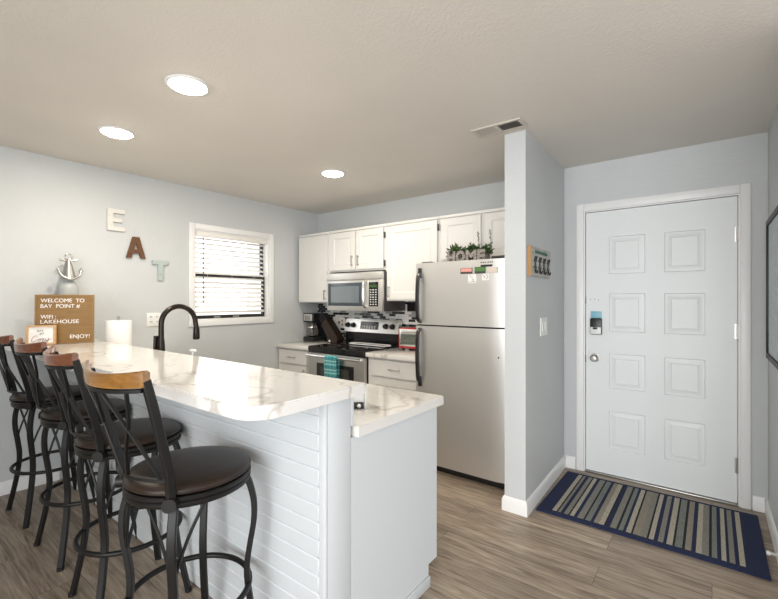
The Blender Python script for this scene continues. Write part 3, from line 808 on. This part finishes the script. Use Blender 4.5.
# ------------------------------------------------------------------ sink side of the peninsula
FXX, FYY = -2.785, 1.245
fa = thing('kitchen_faucet', 'dark bronze gooseneck pull-down faucet behind the bar top', 'faucet', (FXX, FYY, LZ))
bm = lathe(B(), [(.033, 0), (.033, .006), (.030, .03), (.025, .12), (.020, .20), (.016, .24)], (FXX, FYY, LZ), 24); obj('base', bm, M['bronze'], fa)
pts = [(FXX, FYY, LZ+.235), (FXX, FYY, LZ+.30)]; R = .112
for i in range(0, 15):
    a = pi-pi*i/14; pts.append((FXX, FYY+R+R*cos(a), LZ+.315+R*sin(a)))
pts.append((FXX+.004, FYY+2*R+.004, LZ+.285))
obj('spout', tube(B(), pts, .0165, 14), M['bronze'], fa)
obj('spray_head', lathe(B(), [(.017, .0), (.020, -.012), (.0225, -.075), (.019, -.085), (0, -.085)], (FXX+.004, FYY+2*R+.004, LZ+.286), 18), M['bronze'], fa)
obj('lever', tube(B(), [(FXX-.02, FYY-.010, LZ+.11), (FXX-.036, FYY-.018, LZ+.15), (FXX-.032, FYY-.016, LZ+.240)], .0, flat=(.026, .026), up=(1, 0, 0)), M['bronze'], fa)
sd = thing('soap_dispenser', 'white soap pump showing above the bar top beside the faucet', 'soap dispenser', (-2.42, 1.26, LZ))
obj('bottle', lathe(B(), [(.03, 0), (.032, .01), (.032, .10), (.014, .125), (.014, .135)], (-2.42, 1.26, LZ), 20), M['wplastic'], sd)
bm = lathe(B(), [(.006, .1355), (.006, .165), (.015, .168), (.015, .178), (0, .180)], (-2.42, 1.26, LZ), 14); box(bm, -2.445, -2.385, 1.252, 1.268, LZ+.168, LZ+.178, bev=.003)
obj('pump', bm, M['wplastic'], sd)
pt = thing('paper_towel_holder', 'roll of white paper towels on an upright holder behind the bar', 'paper towels', (-3.545, 1.275, LZ))
obj('holder', lathe(B(), [(.08, 0), (.08, .008), (.006, .010), (.006, .325), (.011, .330), (.012, .338), (0, .346)], (-3.545, 1.275, LZ), 24), M['nickel'], pt)
bm = B(); prof = [(.020, .012), (.084, .012), (.086, .02), (.086, .308), (.083, .314), (.020, .314)]; lathe(bm, prof, (-3.545, 1.275, LZ), 40)
obj('roll', bm, M['paper'], pt)
cxx, cyy = -1.242, 1.367
wc = thing('white_caddy', 'small white caddy with a dark base tucked behind the end of the bar', 'caddy', (cxx, cyy, LZ))
obj('base', bx(cxx-.045, cxx+.042, cyy-.025, cyy+.03, LZ, LZ+.028, bev=.003), M['bplastic'], wc)
obj('shell', bx(cxx-.05, cxx+.0445, cyy-.03, cyy+.035, LZ+.0285, LZ+.060, bev=.006), M['wplastic'], wc)
obj('side_plate', bx(cxx+.045, cxx+.053, cyy-.035, cyy+.04, LZ, LZ+.10, bev=.003), M['wplastic'], wc)
obj('knob', lathe(B(), [(0, -.012), (.009, -.011), (.010, 0)], (cxx+.022, cyy-.0255, LZ+.015), 12, 'Y'), M['nickel'], wc)
wc.rotation_euler = (0, 0, radians(42))

# ------------------------------------------------------------------ letter board, small sign, anchor
def sign_frame(origin, ang, lean):
    """maps local (u right, v up, d towards viewer) of an upright board to the world"""
    right = Vector((cos(ang), sin(ang), 0)); out = Vector((sin(ang), -cos(ang), 0))
    up = (Vector((0, 0, 1))*cos(lean)-out*sin(lean)).normalized(); nout = right.cross(up)
    o = Vector(origin)
    return lambda u, v, d: o+right*u+up*v+nout*d
ang = math.atan2(.289, .163)
lb = thing('letter_board', 'brown wooden letter board with white welcome lettering leaning at the bar end', 'letter board', (-3.52, .94, BZ))
fn = sign_frame((-3.605, .792, BZ+.003), ang, .03)
W_, H_ = .332, .335
obj('board', prism(B(), [(0.012, .012), (W_-.012, .012), (W_-.012, H_-.012), (.012, H_-.012)], fn, -.016, 0), M['boardwood'], lb)
bm = B()
for a in ([(0, 0), (W_, 0), (W_, .012), (0, .012)], [(0, H_-.012), (W_, H_-.012), (W_, H_), (0, H_)], [(0, .012), (.012, .012), (.012, H_-.012), (0, H_-.012)], [(W_-.012, .012), (W_, .012), (W_, H_-.012), (W_-.012, H_-.012)]):
    prism(bm, a, fn, -.018, .005)
obj('frame', bm, M['boardwood'], lb)
bm = B()
for k in range(24): prism(bm, [(.0125, .018+k*.0128), (W_-.0125, .018+k*.0128), (W_-.0125, .026+k*.0128), (.0125, .026+k*.0128)], fn, .0003, .0016)
obj('felt_slats', bm, M['boardwood'], lb)
for s_, u0, wd, vtop in (('WELCOME  TO', .032, .245, .052), ('BAY  POINT #', .032, .220, .090), ('WIFI :', .032, .085, .163), ('LAKEHOUSE', .032, .215, .196), ('ENJOY!', .197, .112, .300)):
    bm = text_bm(s_, wd, .0365, .0008)
    bmesh.ops.solidify
    for v in bm.verts:
        x, y, z_ = v.co; v.co = fn(u0+x, H_-vtop+y, .0026+z_)
    obj('lettering', bm, M['letter_white'], lb, smooth=0)
cz = thing('small_sign', 'small white sign in a pale wood frame reading cozy before the letter board', 'sign', (-3.56, .80, BZ))
right = Vector((cos(ang), sin(ang), 0)); out = Vector((sin(ang), -cos(ang), 0))
o_ = Vector((-3.605, .792, BZ+.003))+out*.045-right*.030
fc = sign_frame(o_, ang, .05); W2, H2 = .158, .130
bm = B(); f_ = .012
for a in ([(0, 0), (W2, 0), (W2, f_), (0, f_)], [(0, H2-f_), (W2, H2-f_), (W2, H2), (0, H2)], [(0, f_), (f_, f_), (f_, H2-f_), (0, H2-f_)], [(W2-f_, f_), (W2, f_), (W2, H2-f_), (W2-f_, H2-f_)]):
    prism(bm, a, fc, -.018, .006)
obj('frame', bm, M['lightwood'], cz)
obj('panel', prism(B(), [(f_, f_), (W2-f_, f_), (W2-f_, H2-f_), (f_, H2-f_)], fc, -.012, .0), M['letter_white'], cz)
for s_, u0, wd, v0 in (("let's", .055, .035, .088), ('get', .070, .026, .070)):
    bm = text_bm(s_, wd, .018, .0004, .3)
    for v in bm.verts:
        x, y, z_ = v.co; v.co = fc(u0+x, v0+y, .0008+z_)
    obj('lettering', bm, M['dgrey'], cz, smooth=0)
strokes = [[(.058, .056), (.050, .062), (.036, .050), (.028, .032), (.034, .022), (.050, .026), (.060, .036)],
           [(.068, .040), (.062, .032), (.067, .025), (.075, .030), (.074, .040), (.068, .040), (.082, .037)],
           [(.082, .040), (.096, .041), (.085, .026), (.098, .026), (.104, .030)],
           [(.104, .042), (.106, .030), (.114, .029), (.120, .044)], [(.120, .044), (.116, .024), (.108, .015), (.104, .018), (.114, .028), (.134, .040)]]
bm = B()
for s_ in strokes: tube(bm, smooth_path([fc(u, v, .0012) for u, v in s_], 5), .0013, 5)
obj('script_lettering', bm, mat('script_brown', (.20, .07, .045), .5), cz)

an = thing('anchor_ornament', 'silver anchor ornament with bell shape on a grey stand behind the letter board', 'ornament', (-3.79, 1.03, BZ))
ax, ay = -3.79, 1.03
obj('stand', lathe(B(), [(.058, 0), (.062, .01), (.063, .385), (.060, .402), (.040, .432), (.030, .445), (0, .447)], (ax, ay, BZ), 28), M['greyjar'], an)
obj('bell', lathe(B(), [(.010, .60), (.018, .585), (.030, .54), (.040, .49), (.050, .462), (.052, .455), (0, .452)], (ax, ay, BZ), 28), M['silver'], an)
bm = B()
tube(bm, smooth_path([(ax+.03, ay-.072, BZ+.530), (ax+.045, ay-.056, BZ+.485), (ax+.055, ay-.028, BZ+.462), (ax+.06, ay, BZ+.452), (ax+.055, ay+.028, BZ+.462), (ax+.045, ay+.058, BZ+.484), (ax+.03, ay+.072, BZ+.525)]), .009, 10)
obj('arm', bm, M['silver'], an)
for sgn in (-1, 1):
    bm = prism(B(), [(-.018, 0), (.018, 0), (.0, .034)], lambda u, v, d, s_=sgn: Vector((ax+.03+d, ay+s_*.070+u, BZ+.512+v)), -.006, .006, .002)
    obj('fluke', bm, M['silver'], an)
obj('stock', tube(B(), smooth_path([(ax, ay-.055, BZ+.600), (ax, ay-.02, BZ+.592), (ax, ay+.02, BZ+.592), (ax, ay+.058, BZ+.602)]), .007, 8), M['silver'], an)
bm = B(); tube(bm, [(ax, ay+.022*cos(2*pi*i/20), BZ+.622+.022*sin(2*pi*i/20)) for i in range(20)], .0055, 8, closed=True)
obj('ring', bm, M['silver'], an)

# ------------------------------------------------------------------ wall things
wallA = lambda y0, z0: (lambda u, v, d: Vector((XA+.001+d, y0+u, z0+v)))
E_ = [(0, 0), (.128, 0), (.128, .034), (.042, .034), (.042, .072), (.108, .072), (.108, .104), (.042, .104), (.042, .144), (.128, .144), (.128, .178), (0, .178)]
tag(obj('wall_letter', prism(B(), E_, wallA(1.312, 1.912), 0, .022, .002), M['dwhite']), 'distressed white wooden letter E on the wall', 'letter', 'letters on the wall')
bm = B()
fA = wallA(1.451, 1.70)
outer = [(0, 0), (.038, 0), (.050, .042), (.100, .042), (.112, 0), (.150, 0), (.100, .180), (.050, .180)]
inner = [(.059, .075), (.091, .075), (.075, .132)]
# left and right strokes, bridge and top around the hole
for poly in ([(0, 0), (.038, 0), (.050, .042), (.059, .075), (.075, .132), (.075, .180), (.050, .180)],
             [(.112, 0), (.150, 0), (.100, .180), (.075, .180), (.075, .132), (.091, .075), (.100, .042)],
             [(.050, .042), (.100, .042), (.091, .075), (.059, .075)]): prism(bm, poly, fA, 0, .022)
bmesh.ops.remove_doubles(bm, verts=bm.verts, dist=.0002)
tag(obj('wall_letter', bm, M['letterbrown']), 'brown wooden letter A on the wall', 'letter', 'letters on the wall')
T_ = [(.048, 0), (.092, 0), (.092, .140), (.136, .140), (.136, .178), (0, .178), (0, .140), (.048, .140)]
tag(obj('wall_letter', prism(B(), T_, wallA(1.657, 1.517), 0, .022, .003), M['dmint']), 'pale mint wooden letter T on the wall', 'letter', 'letters on the wall')
ou = thing('wall_outlet', 'white double outlet plate on the wall behind the faucet', 'outlet', (XA, 1.674, 1.115))
obj('plate', bx(XA+.0005, XA+.007, 1.616, 1.734, 1.115, 1.233, bev=.003), M['wplastic'], ou)
for yy in (1.650, 1.700):
    for zz in (1.152, 1.196):
        r_ = obj('receptacle', bx(XA+.0072, XA+.009, yy-.015, yy+.015, zz-.014, zz+.014, bev=.0006), M['wplastic'], ou)
        bm = B(); box(bm, XA+.0091, XA+.0097, yy-.008, yy-.004, zz-.003, zz+.009); box(bm, XA+.0091, XA+.0097, yy+.004, yy+.008, zz-.003, zz+.009)
        obj('slot', bm, M['black'], r_)
# switch on the partition
sw = thing('light_switch', 'white light switch on the side of the partition', 'switch', (PX1, 3.04, 1.10))
wp = lambda u, v, d: Vector((px_at(u)+.0005+d, u, v))
rect = lambda a, b, c, d_: [(a, c), (b, c), (b, d_), (a, d_)]
obj('plate', prism(B(), rect(2.90, 3.06, 1.100, 1.225), wp, 0, .007, .002), M['wplastic'], sw)
for yy in (2.945, 3.015): obj('rocker', prism(B(), rect(yy-.02, yy+.02, 1.13, 1.195), wp, .0071, .012, .002), M['wplastic'], sw)
# key hook sign
kh = thing('key_hook_sign', 'weathered wooden key holder with four black hooks on the partition', 'key holder', (PX1, 2.95, 1.50))
pf = lambda u, v, d: Vector((px_at(2.64+u)+.0006+d, 2.64+u, 1.50+v))
obj('board', prism(B(), [(0, 0), (.44, 0), (.44, .190), (0, .190)], pf, 0, .022, .002), [M['signwood']], kh)
obj('end_grain', prism(B(), [(-.004, 0), (-.0003, 0), (-.0003, .19), (-.004, .19)], pf, 0, .022), M['sideoak'], kh)
for k in range(4):
    u = .080+k*.098; bm = B()
    prism(bm, [(u-.011, .022), (u+.011, .022), (u+.011, .128), (u-.011, .128)], pf, .0222, .026, .0008)
    tube(bm, smooth_path([pf(u, .108, .026), pf(u, .112, .031), pf(u, .128, .034)]), .0045, 8)
    tube(bm, smooth_path([pf(u, .050, .026), pf(u, .026, .030), pf(u, .022, .036), pf(u, .040, .040)]), .0045, 8)
    for vv in (.094, .050): prism(bm, [(u-.026, vv), (u+.026, vv), (u+.026, vv+.014), (u-.026, vv+.014)], pf, .0222, .027)
    obj('hook', bm, M['black'], kh)
bm = B()
for k in range(10):
    u = .08+k*.028; tube(bm, smooth_path([pf(u, .150, .0228), pf(u+.008, .170, .0228), pf(u+.014, .150, .0228), pf(u+.022, .160, .0228)], 3), .003, 5)
obj('script', bm, mat('sign_green', (.06, .15, .11), .6), kh)
# picture on the right wall
pi_ = thing('framed_picture', 'large picture in a thin black frame on the right wall', 'picture', (XR, 3.0, 1.0))
bm = B(); y0, y1, z0, z1, f_ = 2.35, 3.405, 1.0, 1.82, .03
for a in ((y0, y1, z0, z0+f_), (y0, y1, z1-f_, z1), (y0, y0+f_, z0+f_, z1-f_), (y1-f_, y1, z0+f_, z1-f_)): box(bm, XR-.022, XR-.001, a[0], a[1], a[2], a[3], bev=.002)
obj('frame', bm, M['black'], pi_)
obj('print', bx(XR-.012, XR-.002, y0+f_, y1-f_, z0+f_, z1-f_), M['art'], pi_)
# door stop on the right baseboard
DY, DZ = 2.90, .05
ds = thing('door_stop', 'small white spring door stop on the right baseboard beside the rug', 'door stop', (XR-.014, DY, DZ))
bm = B(); path = [(XR-.0145-.030*i/40, DY+.006*cos(i*.9), DZ+.006*sin(i*.9)) for i in range(41)]
tube(bm, path, .0022, 6); obj('spring', bm, M['wplastic'], ds)
obj('tip', lathe(B(), [(.0, -.060), (.010, -.058), (.011, -.044), (.004, -.042)], (XR, DY, DZ), 12, 'X'), M['wplastic'], ds)

# ------------------------------------------------------------------ rug
RX0, RX1, RY0, RY1 = -.895, .225, 2.715, 3.462
bm = B()
cols = []
def addc(w_, mi): cols.append((w_, mi))
pat = [(.070, 0), (.020, 1), (.008, 4), (.012, 2), (.016, 0), (.020, 2), (.008, 4), (.018, 1), (.016, 0), (.028, 2), (.008, 4), (.024, 3), (.014, 0), (.022, 5), (.022, 1), (.008, 4), (.018, 0),
       (.026, 2), (.010, 4), (.018, 3), (.012, 0), (.020, 1), (.008, 4), (.030, 5), (.024, 2), (.008, 4), (.018, 1), (.016, 0), (.020, 2), (.012, 0), (.022, 1), (.008, 4), (.026, 3), (.010, 4),
       (.022, 5), (.016, 0), (.020, 1), (.024, 2), (.010, 4), (.018, 3), (.014, 0), (.016, 1), (.010, 0), (.018, 2), (.014, 0), (.018, 1), (.072, 0)]
tot = sum(p[0] for p in pat); k_ = (RX1-RX0)/tot; x = RX0
brd = .045
V = {}
for w_, mi in pat:
    xa, xb = x, x+w_*k_; x = xb
    for (ya, yb, mm) in ((RY0, RY0+brd, 0), (RY0+brd, RY1-brd*.6, mi), (RY1-brd*.6, RY1, 0)):
        box(bm, xa, xb, ya, yb, .0005, .010+(.0014 if mm in (1, 2, 3, 5) else 0), mi=mm)
tag(obj('striped_rug', bm, RUG, smooth=0), 'striped navy, beige and grey runner rug in front of the entry door', 'rug')

# ------------------------------------------------------------------ ceiling things
def down(x, y, label):
    t_ = thing('ceiling_light', label, 'ceiling light', (x, y, ZC), 'recessed ceiling lights')
    obj('trim', lathe(B(), [(.085, -.0005), (.103, -.0005), (.103, -.004), (.099, -.007), (.088, -.009), (.085, -.005)], (x, y, ZC), 36), M['wplastic'], t_)
    obj('lens', lathe(B(), [(0, -.022), (.045, -.020), (.072, -.015), (.0845, -.008), (.0845, -.0008), (0, -.0008)], (x, y, ZC), 36), M['lens'], t_)
    d = bpy.data.lights.new('lamp', 'AREA'); d.shape = 'DISK'; d.size = .14; d.energy = 6; d.color = (1, .89, .75)
    o = bpy.data.objects.new('lamp', d); COL.objects.link(o); o.parent = t_; o.location = (0, 0, -.026)
down(-2.055, 1.046, 'lit round recessed ceiling light over the bar, nearest the camera')
down(-2.990, 1.066, 'lit round recessed ceiling light over the far end of the bar')
down(-2.520, 2.513, 'lit round recessed ceiling light in front of the microwave cabinets')
vt = thing('ceiling_vent', 'beige metal ceiling air vent before the partition', 'vent', (-1.04, 2.47, ZC))
vx0, vx1, vy0, vy1 = -1.20, -.885, 2.40, 2.545
mv = mat('vent_paint', (.56, .52, .46), .5)
bm = B(); f_ = .022
for a in ((vx0, vx1, vy0, vy0+f_), (vx0, vx1, vy1-f_, vy1), (vx0, vx0+f_, vy0+f_, vy1-f_), (vx1-f_, vx1, vy0+f_, vy1-f_), (-1.053, -1.035, vy0+f_, vy1-f_)): box(bm, a[0], a[1], a[2], a[3], ZC-.010, ZC-.0005, bev=.002)
obj('frame', bm, mv, vt)
obj('duct', bx(vx0+f_, vx1-f_, vy0+f_, vy1-f_, ZC-.0012, ZC-.0004), M['black'], vt)
bm = B(); x = vx0+f_+.006
while x < vx1-f_-.004:
    if not -1.06 < x < -1.03:
        tube(bm, [(x, vy0+f_, ZC-.0065), (x, vy1-f_, ZC-.0065)], 0, flat=(.0012, .013), up=((-1 if x < -1.045 else 1), 0, 1))
    x += .0135
obj('louvers', bm, mv, vt)

# ------------------------------------------------------------------ bar stools
def make_stool():
    t = thing('bar_stool', '', 'bar stool', (0, 0, 0), 'bar stools along the bar')
    prof = [(0, .7260), (.184, .7260), (.199, .7285), (.2055, .7360), (.2055, .7430), (.199, .7510), (.182, .7570), (.14, .7615), (.08, .7635), (0, .764)]
    st_ = obj('seat', lathe(B(), prof, n=48), M['leather'], t)
    bm = B(); tube(bm, [(.2058*cos(2*pi*i/48), .2058*sin(2*pi*i/48), 0.7380) for i in range(48)], .0035, 6, closed=True); obj('piping', bm, M['leather'], st_)
    obj('seat_ring', lathe(B(), [(.180, 0.7100), (.206, 0.7100), (.209, 0.7140), (.209, 0.7210), (.205, 0.7255), (.180, 0.7255)], n=48), M['bmetal'], t)
    obj('swivel', lathe(B(), [(0, 0.6800), (.085, 0.6800), (.085, 0.7040), (.179, 0.7045), (.179, 0.7180), (0, 0.7180)], n=32), M['bmetal'], t)
    obj('leg_ring', lathe(B(), [(.165, 0.6900), (.205, 0.6900), (.208, 0.6940), (.208, 0.7030), (.204, 0.7075), (.165, 0.7075)], n=48), M['bmetal'], t)
    for q in range(4):
        a = radians(45+90*q); c_, s_ = cos(a), sin(a)
        rp = [(.196, .691), (.208, .660), (.221, .60), (.221, .53), (.208, .45), (.197, .37), (.199, .30), (.214, .20), (.238, .09), (.257, .006)]
        lg = obj('leg', tube(B(), smooth_path([(r*c_, r*s_, z) for r, z in rp], 4), 0, flat=(.027, .020), up=(-s_, c_, 0)), M['bmetal'], t)
        obj('foot_cap', lathe(B(), [(.0, 0), (.016, 0), (.016, .014), (.0, .0145)], (.258*c_, .258*s_, 0), 12), M['bplastic'], lg)
        # slender bowed braces fanning from the leg up to the ring
        for w_ in ((-1, 1) if q in (2, 3) else ()):
            pts = []
            for r, z, da in ((.208, .48, 2), (.200, .54, 7), (.192, .61, 15), (.190, .691, 27)):
                b_ = a+w_*radians(da); pts.append((r*cos(b_), r*sin(b_), z))
            obj('brace', tube(B(), smooth_path(pts, 4), .0055, 8), M['bmetal'], t)
    bm = B(); tube(bm, [(.204*cos(2*pi*i/56), .204*sin(2*pi*i/56), .30) for i in range(56)], .0105, 10, closed=True)
    obj('footrest_ring', bm, M['bmetal'], t)
    def back_y(x, z):            # backward lean plus the curve of the back
        k = max(0, z-.70)/.42
        return -.158-.100*k**1.1-.055*(1-(x/.19)**2)
    for s_ in (-1, 1):
        pp = [(s_*.152, -.157, .710), (s_*.156, -.160, .76), (s_*.166, -.172, .83), (s_*.176, -.202, .94), (s_*.182, -.228, 1.04), (s_*.182, -.248, 1.115)]
        po = obj('back_post', tube(B(), smooth_path(pp, 5), 0, flat=(.020, .026), up=(1, 0, 0)), M['bmetal'], t)
        dv = Vector((s_*.152, -.157, 0)).normalized()
        bm = B(); pb = Vector((s_*.153, -.158, .714))
        tube(bm, [pb-dv*.010, pb+dv*.018], .022, 14); obj('bracket', bm, M['bmetal'], po)
    n = 24; bm = B(); rows_ = []
    for i in range(n+1):
        x = -.191+.382*i/n; k = x/.191
        zt = 1.146-.016*(1-k*k); zb = 1.094-.010*(1-k*k)
        yb = -.248-.052*(1-k*k); th = .009
        rows_.append([bm.verts.new(p) for p in ((x, yb-th, zb+.003), (x, yb-th-.003, (zt+zb)/2), (x, yb-th-.003, zt-.005), (x, yb-th*.3-.003, zt), (x, yb+th*.6-.003, zt-.001), (x, yb+th, zt-.008), (x, yb+th, zb))])
    for A, C in zip(rows_, rows_[1:]):
        for j in range(7): bm.faces.new((A[j], A[(j+1) % 7], C[(j+1) % 7], C[j]))
    bm.faces.new(rows_[0]); bm.faces.new(rows_[-1])
    obj('top_rail', bm, M['rail_lit'], t, label='polished wood top rail, painted golden for the light on it')
    obj('upper_bar', tube(B(), [(x, -.248-.052*(1-(x/.19)**2), 1.0875-.010*(1-(x/.19)**2)) for x in [-.178+.356*i/16 for i in range(17)]], 0, flat=(.012, .014), up=(0, 0, 1)), M['bmetal'], t)
    obj('lower_bar', tube(B(), [(x, -.168-.050*(1-(x/.158)**2), .790) for x in [-.158+.316*i/16 for i in range(17)]], 0, flat=(.011, .012), up=(0, 0, 1)), M['bmetal'], t)
    def rod(xs):
        pts = []; m_ = len(xs)-1
        for i, x in enumerate(xs):
            f = i/m_; z = 1.078+(.793-1.078)*f
            yu = -.248-.052*(1-(x/.19)**2); yl = -.168-.050*(1-(x/.158)**2)
            pts.append((x, yu+(yl-yu)*f**.8, z))
        return tube(B(), smooth_path(pts, 5), 0, flat=(.009, .011), up=(1, 0, 0))
    for xs in ((-.130, -.092, -.045, -.012), (.130, .092, .045, .012), (-.022, -.065, -.108, -.138), (.022, .065, .108, .138)):
        obj('back_rod', rod(xs), M['bmetal'], t)
    return t
proto = make_stool()
def dup(root):
    r = root.copy(); COL.objects.link(r)
    for ch in list(root.children):
        c = ch.copy(); COL.objects.link(c); c.parent = r
        for g in ch.children:
            d = g.copy(); COL.objects.link(d); d.parent = c
    return r
spots = [(-1.500, .772, 4, 'black metal bar stool nearest the camera, at the open end of the bar'),
         (-2.120, .813, -4, 'second bar stool from the camera along the bar, with top rail painted reddish brown for shade'),
         (-2.765, .845, 1.5, 'third bar stool from the camera along the bar, before the small cozy sign'),
         (-3.405, .845, 1.5, 'farthest bar stool from the camera, closest to the left wall')]
shaded_rail = None
for i, (x, y, a, label) in enumerate(spots):
    o = proto if i == 0 else dup(proto)
    o.location = (x, y, 0); o.rotation_euler = (0, 0, radians(a)); o['label'] = label
    if i:                                        # same wood; weaker light on the farther rails painted as redder colour
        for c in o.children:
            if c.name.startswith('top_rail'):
                if shaded_rail is None: shaded_rail = c.data.copy(); shaded_rail.materials[0] = M['rail_shaded']
                c.data = shaded_rail; c['label'] = 'polished wood top rail, painted reddish brown for shade'
